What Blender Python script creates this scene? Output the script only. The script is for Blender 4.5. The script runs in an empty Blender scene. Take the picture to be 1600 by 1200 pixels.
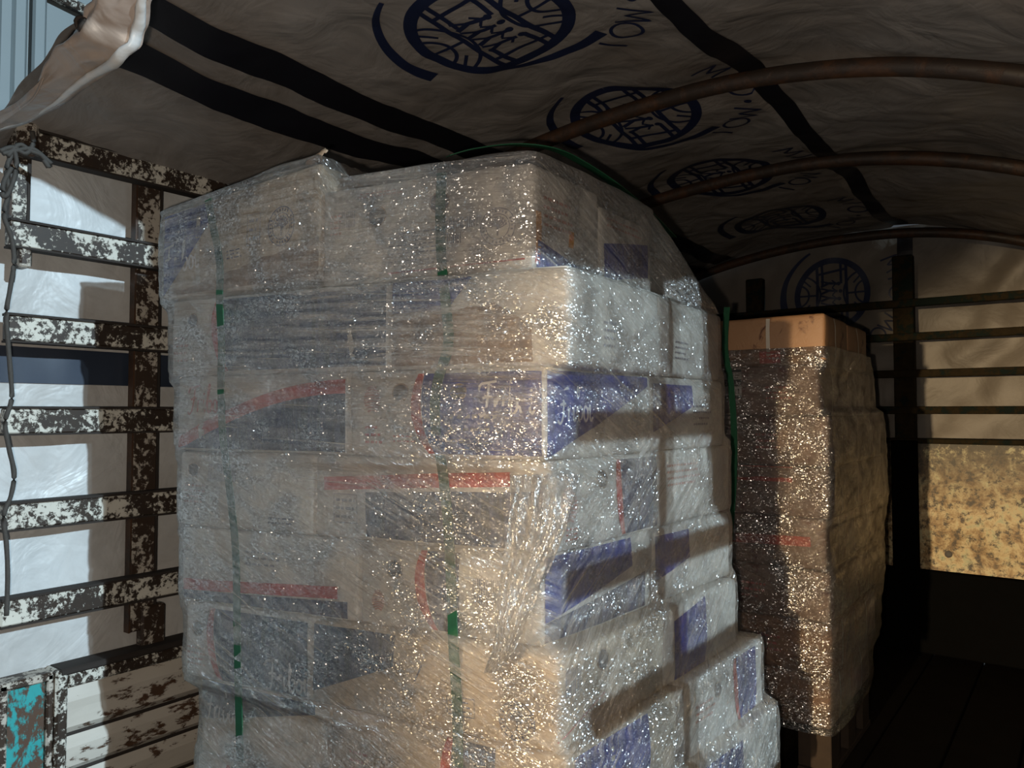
import bpy, math, random
from mathutils import Vector, noise
random.seed(7)
C = bpy.context.scene.collection
sc = bpy.context.scene
H = 1.12                       # eye height above the truck bed
PITCH = math.radians(2.15); YAW = math.radians(36.87)

# ---------------------------------------------------------------- camera, light
cam_d = bpy.data.cameras.new('camera'); cam = bpy.data.objects.new('camera', cam_d); C.objects.link(cam)
cam_d.sensor_width = 36; cam_d.lens = 27.0; cam_d.clip_start = 0.02
cam.location = (0, 0, H); cam.rotation_euler = (math.radians(90) + PITCH, 0, YAW)
sc.camera = cam
sc.view_settings.view_transform = 'Standard'; sc.view_settings.look = 'None'
sc.view_settings.gamma = 1; sc.view_settings.use_curve_mapping = False
sc.view_settings.exposure = 0.18

w = bpy.data.worlds.new('sky'); sc.world = w; w.use_nodes = True
w.node_tree.nodes['Background'].inputs[0].default_value = (0.74, 0.86, 1.0, 1)
w.node_tree.nodes['Background'].inputs[1].default_value = 0.06

def light(name, kind, loc, aim, energy, color, **kw):
    d = bpy.data.lights.new(name, kind); d.energy = energy; d.color = color
    for k, v in kw.items(): setattr(d, k, v)
    o = bpy.data.objects.new(name, d); C.objects.link(o); o.location = loc
    o.rotation_euler = Vector(aim).to_track_quat('-Z', 'Y').to_euler()
    return o
# daylight entering between the rails of the open right side
light('sun', 'SUN', (4, 1, 4), (-1, -0.045, -0.36), 3.0, (0.66, 0.87, 1.0), angle=math.radians(0.9))
# low golden light from straight behind the truck
light('low_golden_lamp', 'SPOT', (-0.66, -14, H - 0.05), (0.050, 1, -0.031), 7600, (1.0, 0.74, 0.42),
      spot_size=math.radians(10.0), spot_blend=0.5, shadow_soft_size=0.12)
# the phone's own light, just beside the lens
light('phone_light', 'POINT', (-0.055, -0.03, H - 0.035), (0, 1, 0), 43, (1.0, 0.84, 0.67), shadow_soft_size=0.012)

# ---------------------------------------------------------------- helpers
def ray(px, py):
    u = (px - 800) / 1200; v = (600 - py) / 1200
    f = math.cos(PITCH) - v * math.sin(PITCH); z = math.sin(PITCH) + v * math.cos(PITCH)
    return Vector((-0.6 * f + 0.8 * u, 0.8 * f + 0.6 * u, z))
def onX(px, py, X): r = ray(px, py); return Vector((0, 0, H)) + r * (X / r.x)
def onY(px, py, Y): r = ray(px, py); return Vector((0, 0, H)) + r * (Y / r.y)
def onT(px, py, t): r = ray(px, py); return Vector((0, 0, H)) + r * t

def NZ(x, y, z=0.0): return noise.noise(Vector((x, y, z)))

class MB:
    def __init__(s): s.v = []; s.f = []; s.uv = None
    def add(s, vs, fs):
        b = len(s.v); s.v += [tuple(p) for p in vs]; s.f += [tuple(i + b for i in f) for f in fs]
    def box(s, a, b, bev=0.0):
        x0, y0, z0 = a; x1, y1, z1 = b
        if bev <= 0:
            s.add([(x0,y0,z0),(x1,y0,z0),(x1,y1,z0),(x0,y1,z0),(x0,y0,z1),(x1,y0,z1),(x1,y1,z1),(x0,y1,z1)],
                  [(0,3,2,1),(4,5,6,7),(0,1,5,4),(1,2,6,5),(2,3,7,6),(3,0,4,7)])
            return
        c = bev
        pts = []; 
        for zz, ins in ((z0, c), (z0 + c, 0), (z1 - c, 0), (z1, c)):
            for (px, py) in ((x0+c+ins*0, y0+ins), (x1-c, y0+ins), (x1-ins, y0+c), (x1-ins, y1-c), (x1-c, y1-ins), (x0+c, y1-ins), (x0+ins, y1-c), (x0+ins, y0+c)):
                pts.append((px, py, zz))
        fs = [tuple(reversed(range(8))), tuple(range(24, 32))]
        for k in range(3):
            for i in range(8):
                j = (i + 1) % 8; fs.append((k*8+i, k*8+j, k*8+8+j, k*8+8+i))
        s.add(pts, fs)
    def grid(s, P, nu, nv):
        b = len(s.v)
        for j in range(nv + 1):
            for i in range(nu + 1): s.v.append(tuple(P(i / nu, j / nv)))
        for j in range(nv):
            for i in range(nu):
                a = b + j * (nu + 1) + i; s.f.append((a, a + 1, a + nu + 2, a + nu + 1))
    def tube(s, pts, r, n=8, flat=1.0, close=False):
        pts = [Vector(p) for p in pts]; b = len(s.v); up0 = Vector((0, 0, 1))
        m = len(pts)
        for i, p in enumerate(pts):
            d = (pts[min(i + 1, m - 1)] - pts[max(i - 1, 0)]).normalized()
            a = d.cross(up0)
            if a.length < 0.05: a = d.cross(Vector((0, 1, 0)))
            a.normalize(); c = a.cross(d)
            rr = r(i / (m - 1)) if callable(r) else r
            for k in range(n):
                t = 2 * math.pi * k / n
                s.v.append(tuple(p + a * math.cos(t) * rr + c * math.sin(t) * rr * flat))
        for i in range(m - 1):
            for k in range(n):
                k2 = (k + 1) % n
                s.f.append((b+i*n+k, b+i*n+k2, b+(i+1)*n+k2, b+(i+1)*n+k))
        s.f.append(tuple(b + k for k in reversed(range(n)))); s.f.append(tuple(b + (m-1)*n + k for k in range(n)))
    def build(s, name, mat, parent=None, smooth=False, loc=None, merge=0):
        me = bpy.data.meshes.new(name)
        o = bpy.data.objects.new(name, me); C.objects.link(o)
        off = Vector((0, 0, 0))
        if parent is not None:
            q = parent
            while q: off += q.location; q = q.parent
            o.parent = parent
        else:
            if loc is None:
                xs = [v[0] for v in s.v]; ys = [v[1] for v in s.v]; zs = [v[2] for v in s.v]
                loc = ((min(xs)+max(xs))/2, (min(ys)+max(ys))/2, min(zs))
            off = Vector(loc); o.location = off
        me.from_pydata([(v[0]-off.x, v[1]-off.y, v[2]-off.z) for v in s.v], [], s.f); me.update()
        if s.uv:
            l = me.uv_layers.new(name='UVMap')
            for lp in me.loops: l.data[lp.index].uv = s.uv[lp.vertex_index]
        if smooth:
            me.polygons.foreach_set('use_smooth', [True] * len(me.polygons))
        me.materials.append(mat)
        return o
def empty(name, loc):
    o = bpy.data.objects.new(name, None); C.objects.link(o); o.location = loc; o.empty_display_size = 0.1; return o
def tag(o, label=None, cat=None, group=None, kind=None):
    if label: o['label'] = label
    if cat: o['category'] = cat
    if group: o['group'] = group
    if kind: o['kind'] = kind
    return o
def catmull(pts, n=6):
    P = [Vector(p) for p in pts]; out = []
    for i in range(len(P) - 1):
        a = P[max(i-1, 0)]; b = P[i]; c = P[i+1]; d = P[min(i+2, len(P)-1)]
        for k in range(n):
            t = k / n
            out.append(0.5*((2*b) + (c-a)*t + (2*a-5*b+4*c-d)*t*t + (3*b-a-3*c+d)*t**3))
    out.append(P[-1]); return out

# ---------------------------------------------------------------- materials
def new_mat(name):
    m = bpy.data.materials.new(name); m.use_nodes = True
    nt = m.node_tree; b = nt.nodes['Principled BSDF']; return m, nt, b
def N(nt, t, **kw):
    n = nt.nodes.new(t)
    for k, v in kw.items():
        if k in n.inputs: n.inputs[k].default_value = v
        else: setattr(n, k, v)
    return n
def coords(nt, scale=(1, 1, 1), rot=(0, 0, 0), kind='Object'):
    tc = nt.nodes.new('ShaderNodeTexCoord'); mp = nt.nodes.new('ShaderNodeMapping')
    mp.inputs['Scale'].default_value = scale; mp.inputs['Rotation'].default_value = rot
    nt.links.new(tc.outputs[kind], mp.inputs['Vector']); return mp.outputs['Vector']
def ramp(nt, src, stops):
    r = nt.nodes.new('ShaderNodeValToRGB'); nt.links.new(src, r.inputs[0])
    el = r.color_ramp.elements
    while len(el) < len(stops): el.new(0.5)
    for e, (p, c) in zip(el, stops):
        e.position = p; e.color = (c, c, c, 1) if isinstance(c, (int, float)) else tuple(c) + (1,)
    return r.outputs[0]
def noise_tex(nt, vec, scale, detail=6, rough=0.6, dist=0.0):
    n = N(nt, 'ShaderNodeTexNoise', Scale=scale, Detail=detail, Roughness=rough, Distortion=dist)
    nt.links.new(vec, n.inputs['Vector']); return n.outputs['Fac']
def mixc(nt, fac, a, b, mode='MIX'):
    m = nt.nodes.new('ShaderNodeMix'); m.data_type = 'RGBA'; m.blend_type = mode
    for sock, val in ((m.inputs[0], fac), (m.inputs[6], a), (m.inputs[7], b)):
        if hasattr(val, 'links'): nt.links.new(val, sock)
        elif isinstance(val, (int, float)): sock.default_value = val
        else: sock.default_value = tuple(val) + (1,)
    return m.outputs[2]
def bump(nt, b, h, strength, dist=0.01, prev=None):
    n = N(nt, 'ShaderNodeBump', Strength=strength, Distance=dist)
    nt.links.new(h, n.inputs['Height'])
    if prev: nt.links.new(prev, n.inputs['Normal'])
    if b is not None: nt.links.new(n.outputs[0], b.inputs['Normal'])
    return n.outputs[0]

def plain(name, col, rough=0.6, metal=0.0, var=0.15, scale=20, spec=0.5):
    m, nt, b = new_mat(name)
    v = coords(nt); n = noise_tex(nt, v, scale)
    dark = tuple(c * (1 - var) for c in col); lite = tuple(min(1, c * (1 + var)) for c in col)
    c = mixc(nt, n, dark, lite); nt.links.new(c, b.inputs['Base Color'])
    b.inputs['Roughness'].default_value = rough; b.inputs['Metallic'].default_value = metal
    b.inputs['Specular IOR Level'].default_value = spec
    bump(nt, b, n, 0.15, 0.004)
    return m
def tarp_mat(name, col, dirt, rough=0.42, bs=1.0):
    m, nt, b = new_mat(name)
    v = coords(nt)
    n1 = noise_tex(nt, v, 1.6, 5, 0.6, 0.4); n2 = noise_tex(nt, v, 9, 8, 0.65)
    f = ramp(nt, n1, [(0.42, 0.0), (0.70, 1.0)])
    c = mixc(nt, f, col, dirt)
    g = ramp(nt, n2, [(0.35, 0.86), (0.6, 1.0)])
    c = mixc(nt, 1.0, c, g, 'MULTIPLY')
    nt.links.new(c, b.inputs['Base Color'])
    b.inputs['Roughness'].default_value = rough
    # creases: voronoi edges warped + long soft folds
    vo = N(nt, 'ShaderNodeTexVoronoi', Scale=6.5); vo.feature = 'DISTANCE_TO_EDGE'
    dn = N(nt, 'ShaderNodeTexNoise', Scale=2.2, Detail=3.0); nt.links.new(v, dn.inputs['Vector'])
    ad = nt.nodes.new('ShaderNodeVectorMath'); ad.operation = 'MULTIPLY_ADD'
    nt.links.new(dn.outputs['Color'], ad.inputs[0]); ad.inputs[1].default_value = (0.5, 0.5, 0.5); nt.links.new(v, ad.inputs[2])
    nt.links.new(ad.outputs[0], vo.inputs['Vector'])
    cr = ramp(nt, vo.outputs['Distance'], [(0.0, 0.0), (0.10, 1.0)])
    p = bump(nt, None, cr, 0.16*bs, 0.004)
    p = bump(nt, None, noise_tex(nt, v, 5, 4, 0.5, 1.2), 0.5*bs, 0.03, p)
    bump(nt, b, noise_tex(nt, v, 60, 4, 0.5), 0.12, 0.003, p)
    return m
def chipped(name, paint, under, lo, hi, scale=18, rust=(0.10, 0.045, 0.02), rough=0.5, stretch=(1, 1, 1), spec=0.4):
    # flaking paint over rusty steel
    m, nt, b = new_mat(name)
    v = coords(nt, stretch)
    n = noise_tex(nt, v, scale, 12, 0.72, 0.2)
    big = noise_tex(nt, v, scale * 0.18, 3, 0.5)
    ma = nt.nodes.new('ShaderNodeMath'); ma.operation = 'MULTIPLY_ADD'
    nt.links.new(big, ma.inputs[0]); ma.inputs[1].default_value = 0.6; nt.links.new(n, ma.inputs[2])
    f = ramp(nt, ma.outputs[0], [(lo, 0.0), (hi, 1.0)])
    rn = noise_tex(nt, v, 40, 6)
    un = mixc(nt, rn, under, rust)
    pn = mixc(nt, noise_tex(nt, v, 7, 4), tuple(c * 0.72 for c in paint), paint)
    c = mixc(nt, f, un, pn)
    nt.links.new(c, b.inputs['Base Color']); b.inputs['Roughness'].default_value = rough; b.inputs['Specular IOR Level'].default_value = spec
    bump(nt, b, f, 0.4, 0.002)
    return m

M = {}
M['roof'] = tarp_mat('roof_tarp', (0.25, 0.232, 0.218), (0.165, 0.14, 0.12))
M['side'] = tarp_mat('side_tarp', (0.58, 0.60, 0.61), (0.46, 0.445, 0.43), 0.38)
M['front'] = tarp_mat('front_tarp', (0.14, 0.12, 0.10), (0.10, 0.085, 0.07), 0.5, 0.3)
M['flap'] = tarp_mat('flap_tarp', (0.36, 0.30, 0.265), (0.28, 0.225, 0.18), 0.4)
M['stripe'] = plain('black_print', (0.009, 0.009, 0.013), 0.35, scale=6, var=0.4)
M['navy'] = plain('navy_print', (0.012, 0.018, 0.05), 0.4, scale=5, var=0.4)
M['navystripe'] = plain('navy_band', (0.022, 0.032, 0.055), 0.42, scale=5, var=0.45)
M['rail'] = chipped('chipped_white_rail', (0.66, 0.64, 0.57), (0.020, 0.015, 0.013), 0.79, 0.84, 70, rust=(.04,.024,.014))
M['post'] = chipped('chipped_rusty_post', (0.50, 0.46, 0.40), (0.028, 0.018, 0.014), 0.81, 0.86, 60, rust=(.045,.026,.015))
M['board'] = chipped('worn_white_board', (0.56, 0.52, 0.46), (0.05, 0.035, 0.025), 0.655, 0.70, 22, stretch=(1, .6, 1.5))
M['teal'] = chipped('chipped_teal', (0.035, 0.35, 0.36), (0.06, 0.05, 0.045), 0.72, 0.78, 34, stretch=(1, 1, .6))
M['bow'] = chipped('rusty_bow', (0.035, 0.024, 0.018), (0.015, 0.010, 0.008), 0.74, 0.86, 12)
M['seam'] = plain('black_rust', (0.02, 0.014, 0.011), 0.8)
M['greenrail'] = chipped('dark_green_rail', (0.008, 0.014, 0.012), (0.006, 0.005, 0.004), 0.78, 0.86, 18, rust=(0.035, 0.024, 0.01), rough=0.85, spec=0.12)
M['floor'] = plain('near_black_boards', (0.008, 0.006, 0.005), 0.9, scale=9, var=0.6, spec=0.1)  # bed planks in one very dark, matt tone
M['wood'] = plain('pallet_wood', (0.26, 0.17, 0.10), 0.75, scale=25, var=0.3)
M['darkwood'] = plain('dark_pallet_wood', (0.035, 0.022, 0.014), 0.85, scale=25, var=0.4)  # far pallet: a darker tone of the pallet wood
M['container'] = plain('pale_container_steel', (0.17, 0.20, 0.21), 0.5, scale=3, var=0.10)
M['dark'] = plain('black_gap_and_shade', (0.004, 0.004, 0.004), 1.0, spec=0.0)  # near black for hidden parts; also paints the shade below the front plate
M['rope'] = plain('grey_rope', (0.05, 0.045, 0.04), 0.8, scale=120, var=0.4)
M['strap'] = plain('green_strap', (0.012, 0.085, 0.04), 0.4, scale=60, var=0.3)
M['bag'] = plain('white_bag', (0.6, 0.58, 0.56), 0.5)

def plate_mat():
    m, nt, b = new_mat('rusty_yellow_plate')
    v = coords(nt)
    n = noise_tex(nt, v, 13, 12, 0.75, 0.3); n2 = noise_tex(nt, v, 34, 9, 0.75)
    base = ramp(nt, n, [(0.36, (0.05, 0.03, 0.012)), (0.45, (0.32, 0.20, 0.08)), (0.55, (0.60, 0.48, 0.27)), (0.66, (0.38, 0.42, 0.26))])
    c = mixc(nt, ramp(nt, n2, [(0.40, 1.0), (0.49, 0.0)]), base, (0.045, 0.03, 0.015))
    # drips near the top
    vv = coords(nt, (45, 45, 2.2)); d = noise_tex(nt, vv, 1.0, 3)
    sep = nt.nodes.new('ShaderNodeSeparateXYZ'); nt.links.new(coords(nt), sep.inputs[0])
    mr = N(nt, 'ShaderNodeMapRange'); nt.links.new(sep.outputs[2], mr.inputs[0])
    mr.inputs[1].default_value = 0.66; mr.inputs[2].default_value = 0.98
    mu = nt.nodes.new('ShaderNodeMath'); mu.operation = 'MULTIPLY'; nt.links.new(mr.outputs[0], mu.inputs[0])
    nt.links.new(ramp(nt, n, [(0.54, 1.0), (0.62, 0.0)]), mu.inputs[1])
    c = mixc(nt, mu.outputs[0], c, (0.035, 0.027, 0.014))
    nt.links.new(c, b.inputs['Base Color']); b.inputs['Roughness'].default_value = 0.5
    bump(nt, b, n2, 0.3, 0.004)
    return m
M['plate'] = plate_mat()

def card_mat(name, col, wear=(0.34, 0.22, 0.13), amount=0.68, rough=0.55, runs=0):
    m, nt, b = new_mat(name)
    v = coords(nt, kind='Object')
    n = noise_tex(nt, v, 9, 8, 0.65, 0.6)
    f = ramp(nt, n, [(amount, 0.0), (amount + 0.06, 1.0)])
    c = mixc(nt, f, col, wear)
    n2 = noise_tex(nt, v, 3.5, 4)
    c = mixc(nt, 1.0, c, ramp(nt, n2, [(0.3, 0.82), (0.65, 1.0)]), 'MULTIPLY')
    if runs:   # vertical rub marks in the print
        c = mixc(nt, ramp(nt, noise_tex(nt, coords(nt, (55, 55, 5)), 1.0, 5, 0.6, 0.8), [(0.44, 0.0), (0.62, runs)]), c, tuple(x*.25 for x in col))
    nt.links.new(c, b.inputs['Base Color']); b.inputs['Roughness'].default_value = rough
    wv = coords(nt, (1, 1, 1)); wn = noise_tex(nt, wv, 26, 5, 0.6, 1.5)
    bump(nt, b, wn, 0.35, 0.006)
    return m
M['white'] = card_mat('white_carton', (0.72, 0.68, 0.63))
M['kraft'] = card_mat('kraft_carton', (0.33, 0.22, 0.14), (0.2, 0.12, 0.07), 0.66)
M['buff'] = card_mat('buff_carton', (0.60, 0.49, 0.37), (0.4, 0.28, 0.18), 0.66)
M['brown'] = card_mat('brown_carton', (0.36, 0.20, 0.105), (0.10, 0.035, 0.02), 0.60)
M['redbrown'] = card_mat('reddish_carton', (0.30, 0.20, 0.155), (0.17, 0.04, 0.03), 0.56)
M['blue'] = card_mat('blue_print', (0.03, 0.05, 0.36), (0.16, 0.17, 0.30), 0.64, runs=.5)
M['slate'] = card_mat('slate_print', (0.065, 0.075, 0.16), (0.17, 0.17, 0.22), 0.60, runs=.9)
M['red'] = card_mat('red_print', (0.62, 0.06, 0.035), (0.65, 0.3, 0.22), 0.64)
M['orange'] = card_mat('orange_print', (0.75, 0.33, 0.03), (0.7, 0.2, 0.1), 0.64)
M['pink'] = card_mat('faded_red_print', (0.60, 0.30, 0.26), (0.7, 0.6, 0.55), 0.60)
M['ink'] = plain('ink', (0.10, 0.10, 0.17), 0.6)
M['lightink'] = plain('faded_ink', (0.30, 0.29, 0.33), 0.6)
M['letter'] = plain('white_lettering', (0.80, 0.80, 0.84), 0.5)
M['redletter'] = plain('red_lettering', (0.55, 0.13, 0.11), 0.5)
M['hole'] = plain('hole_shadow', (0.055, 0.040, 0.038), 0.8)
M['tape'] = plain('clear_tape', (0.58, 0.52, 0.44), 0.3)
M['sticker'] = plain('white_sticker', (0.75, 0.75, 0.75), 0.4)
M['blackink'] = plain('black_ink', (0.02, 0.02, 0.022), 0.5)

def film_mat(name, milk, lo, hi, tint, spec=0.55, rough=0.16, bstr=0.55, glint=0.22):
    m = bpy.data.materials.new(name); m.use_nodes = True; nt = m.node_tree
    for n in list(nt.nodes):
        if n.type != 'OUTPUT_MATERIAL': nt.nodes.remove(n)
    out = [n for n in nt.nodes if n.type == 'OUTPUT_MATERIAL'][0]
    uv = coords(nt, (1, 1, 1), kind='UV')
    msk = ramp(nt, noise_tex(nt, uv, 1.7, 2), [(0.40, 0.0), (0.60, 1.0)])
    def streak(rot, sc_, det=4):
        v1 = coords(nt, (1, 1, 1), (0, 0, rot), 'UV'); mp = nt.nodes.new('ShaderNodeMapping')
        mp.inputs['Scale'].default_value = sc_; nt.links.new(v1, mp.inputs['Vector'])
        return noise_tex(nt, mp.outputs['Vector'], 1.0, det, 0.62, 0.35)
    sA = streak(math.radians(2), (5, 70, 1)); sB = streak(math.radians(26), (4, 85, 1)); sC = streak(math.radians(-38), (5, 60, 1))
    sep = nt.nodes.new('ShaderNodeSeparateXYZ'); nt.links.new(uv, sep.inputs[0])
    def rng(sock, a, b):
        r_ = N(nt, 'ShaderNodeMapRange'); nt.links.new(sock, r_.inputs[0]); r_.inputs[1].default_value = a; r_.inputs[2].default_value = b; return r_.outputs[0]
    wob = nt.nodes.new('ShaderNodeMath'); wob.operation = 'MULTIPLY_ADD'; nt.links.new(noise_tex(nt, uv, 3.2, 2), wob.inputs[0]); wob.inputs[1].default_value = 0.55; nt.links.new(sep.outputs[1], wob.inputs[2])
    low = rng(wob.outputs[0], 1.36, 1.26); side = rng(sep.outputs[0], 0.95, 0.98)
    # the wrapping direction: level round the top, steep where the roll was run down and back up
    def lay(a_, b_, c_): return mixc(nt, side, mixc(nt, low, a_, b_), mixc(nt, low, b_, c_))
    s = lay(sA, sB, sC)
    lines = ramp(nt, lay(streak(math.radians(3), (2.2, 190, 1), 2), streak(math.radians(24), (1.8, 210, 1), 2), streak(math.radians(-36), (2, 180, 1), 2)), [(0.60, 0.0), (0.68, 1.0)])
    fine = noise_tex(nt, uv, 130, 5, 0.7, 0.8)
    p = bump(nt, None, lines, bstr*.5, 0.003, bump(nt, None, s, bstr, 0.010))
    p = bump(nt, None, noise_tex(nt, uv, 28, 4, 0.6, 1.5), bstr * 0.55, 0.008, p)
    p = bump(nt, None, fine, bstr * 0.85, 0.0035, p)
    gl = N(nt, 'ShaderNodeBsdfGlossy', Roughness=rough); gl.inputs['Color'].default_value = (1, 1, 1, 1); nt.links.new(p, gl.inputs['Normal'])
    df = nt.nodes.new('ShaderNodeBsdfDiffuse'); df.inputs['Color'].default_value = tuple(milk) + (1,); nt.links.new(p, df.inputs['Normal'])
    tl = nt.nodes.new('ShaderNodeBsdfTranslucent'); tl.inputs['Color'].default_value = tuple(milk) + (1,)
    tr = nt.nodes.new('ShaderNodeBsdfTransparent'); tr.inputs['Color'].default_value = tuple(tint) + (1,)
    mk = nt.nodes.new('ShaderNodeMixShader'); mk.inputs[0].default_value = 0.3
    nt.links.new(df.outputs[0], mk.inputs[1]); nt.links.new(tl.outputs[0], mk.inputs[2])
    cl = ramp(nt, noise_tex(nt, uv, 2.3, 3, 0.5, 0.6), [(0.38, 0.35), (0.62, 1.0)])
    cv = nt.nodes.new('ShaderNodeMath'); cv.operation = 'MULTIPLY'
    nt.links.new(ramp(nt, s, [(0.38, lo), (0.62, hi)]), cv.inputs[0]); nt.links.new(cl, cv.inputs[1])
    ln = nt.nodes.new('ShaderNodeMath'); ln.operation = 'MULTIPLY_ADD'; ln.use_clamp = True; nt.links.new(lines, ln.inputs[0]); ln.inputs[1].default_value = 0.32; nt.links.new(cv.outputs[0], ln.inputs[2]); cov = ln.outputs[0]
    a = nt.nodes.new('ShaderNodeMixShader'); nt.links.new(cov, a.inputs[0])
    nt.links.new(tr.outputs[0], a.inputs[1]); nt.links.new(mk.outputs[0], a.inputs[2])
    lw = N(nt, 'ShaderNodeLayerWeight', Blend=0.25); nt.links.new(p, lw.inputs['Normal'])
    mm = N(nt, 'ShaderNodeMapRange'); nt.links.new(lw.outputs['Fresnel'], mm.inputs[0])
    mm.inputs[3].default_value = 0.15; mm.inputs[4].default_value = spec
    b = nt.nodes.new('ShaderNodeMixShader'); nt.links.new(mm.outputs[0], b.inputs[0])
    nt.links.new(a.outputs[0], b.inputs[1]); nt.links.new(gl.outputs[0], b.inputs[2])
    # tiny creases and droplets: each little cell of film is tilted its own way and glints on its own
    geo = nt.nodes.new('ShaderNodeNewGeometry'); prevn = geo.outputs['Normal']
    for rot, scl in ((0.05, (150, 420, 1)), (0.5, (330, 330, 1))):
        mp = nt.nodes.new('ShaderNodeMapping'); nt.links.new(coords(nt, (1, 1, 1), (0, 0, rot), 'UV'), mp.inputs['Vector']); mp.inputs['Scale'].default_value = scl
        vo = N(nt, 'ShaderNodeTexVoronoi', Scale=1.0); nt.links.new(mp.outputs[0], vo.inputs['Vector'])
        sb = nt.nodes.new('ShaderNodeVectorMath'); sb.operation = 'SUBTRACT'; nt.links.new(vo.outputs['Color'], sb.inputs[0]); sb.inputs[1].default_value = (.5, .5, .5)
        ma = nt.nodes.new('ShaderNodeVectorMath'); ma.operation = 'MULTIPLY_ADD'; nt.links.new(sb.outputs[0], ma.inputs[0]); ma.inputs[1].default_value = (.75, .75, .9); nt.links.new(prevn, ma.inputs[2])
        prevn = ma.outputs[0]
    nz = nt.nodes.new('ShaderNodeVectorMath'); nz.operation = 'NORMALIZE'; nt.links.new(prevn, nz.inputs[0])
    g2 = N(nt, 'ShaderNodeBsdfGlossy', Roughness=0.24); nt.links.new(nz.outputs[0], g2.inputs['Normal'])
    c2 = nt.nodes.new('ShaderNodeMixShader'); nt.links.new(ramp(nt, noise_tex(nt, uv, 9, 4, 0.6, 1.0), [(0.42, 0.03), (0.66, glint)]), c2.inputs[0])
    nt.links.new(b.outputs[0], c2.inputs[1]); nt.links.new(g2.outputs[0], c2.inputs[2])
    nt.links.new(c2.outputs[0], out.inputs['Surface'])
    return m
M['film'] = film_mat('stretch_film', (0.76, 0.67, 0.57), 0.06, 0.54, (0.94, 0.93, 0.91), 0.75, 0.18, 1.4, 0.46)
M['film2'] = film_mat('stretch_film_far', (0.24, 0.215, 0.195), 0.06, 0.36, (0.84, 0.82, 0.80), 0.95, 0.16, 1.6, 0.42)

# ---------------------------------------------------------------- truck shell
XL, XR, XC = -2.2, 0.12, -0.9
BOWS = [0.72, 2.0, 2.8, 4.06]
def roof_base(x):
    d = min(abs(x - XC) / (1.28 if x < XC else 1.03), 1.0)
    return 0.66 + 0.275 * (1 - d ** 2.2)
def roof_z(x, y):
    z = roof_base(x)
    for a, b in zip(BOWS[:-1], BOWS[1:]):
        if a <= y <= b:
            t = (y - a) / (b - a); z -= 0.022 * math.sin(math.pi * t) * (1.0 + 0.5 * NZ(x*3, y*3))
    z -= 0.012 * max(0.0, y - 2.0)
    # diagonal folds pulling off the bows, stronger on the right side
    k = 1.0 if x > -0.75 else 0.45
    z += k * 0.016 * math.sin((x * 9 + y * 6.5) + 2.2 * NZ(x * 1.3, y * 1.3, 3))
    z += 0.012 * NZ(x * 4 + y * 2, y * 5, 1.0) + 0.004 * NZ(x * 14, y * 16, 4)
    ey = roof_edge(x)
    if y < ey + 0.09 and x < -1.4: z -= 0.05 * (1 - (y - ey) / 0.09)
    return z + H
def roof_edge(x):
    pts = [(-2.3, 0.66), (-1.42, 0.72), (-1.30, 0.84), (-1.06, 1.13), (-0.5, 1.16), (0.4, 1.16)]
    for (a, b), (c, d) in zip(pts[:-1], pts[1:]):
        if a <= x <= c: return b + (d - b) * (x - a) / (c - a) + 0.012 * NZ(x * 12, 5)
    return 1.16
mb = MB()
mb.grid(lambda u, v: (lambda x: (lambda y: (x, y, roof_z(x, y)))(roof_edge(x) + (4.13 - roof_edge(x)) * v))(XL + (XR - XL) * u), 190, 230)
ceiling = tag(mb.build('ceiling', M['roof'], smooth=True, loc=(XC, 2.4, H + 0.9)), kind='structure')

# decals laid on any surface map S(a,b)->point
def arc(cx, cy, r, a0, a1, n=28, ry=None):
    ry = ry or r
    return [(cx + r * math.cos(math.radians(a0 + (a1-a0)*i/n)), cy + ry * math.sin(math.radians(a0 + (a1-a0)*i/n))) for i in range(n + 1)]
def dens(pts, step):
    out = [pts[0]]
    for a, b in zip(pts[:-1], pts[1:]):
        n = max(1, int(math.hypot(b[0]-a[0], b[1]-a[1]) / step))
        for i in range(1, n + 1): out.append((a[0] + (b[0]-a[0])*i/n, a[1] + (b[1]-a[1])*i/n))
    return out
def stroke(mb, S, pts, wd, step=0.03):
    pts = dens(pts, step); n = len(pts); b = len(mb.v)
    for i, p in enumerate(pts):
        q0 = pts[max(i-1, 0)]; q1 = pts[min(i+1, n-1)]
        dx, dy = q1[0]-q0[0], q1[1]-q0[1]; L = math.hypot(dx, dy) or 1
        ww = wd(i/(n-1)) if callable(wd) else wd
        ox, oy = -dy/L*ww/2, dx/L*ww/2
        for k in (-1, 1): mb.v.append(tuple(S(p[0]+ox*k, p[1]+oy*k)))
    for i in range(n - 1): mb.f.append((b+2*i, b+2*i+1, b+2*i+3, b+2*i+2))
def disc(mb, S, cx, cy, rx, ry=None, n=20, wob=0.0, seed=0):
    ry = ry or rx; b = len(mb.v); mb.v.append(tuple(S(cx, cy)))
    for j in (0.5, 1.0):
        for i in range(n):
            a = 2*math.pi*i/n; k = j*(1 + wob*NZ(math.cos(a)*1.5+seed, math.sin(a)*1.5, seed))
            mb.v.append(tuple(S(cx+rx*k*math.cos(a), cy+ry*k*math.sin(a))))
    for i in range(n):
        i2 = (i+1) % n
        mb.f.append((b, b+1+i, b+1+i2)); mb.f.append((b+1+i, b+1+n+i, b+1+n+i2, b+1+i2))
def region(mb, S, x0, x1, lo, hi, nx=14, ny=6):
    f = lambda g, x: g(x) if callable(g) else g
    mb.grid(lambda u, v: (lambda x: S(x, f(lo, x) + (f(hi, x)-f(lo, x))*v))(x0+(x1-x0)*u), nx, ny)

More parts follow.
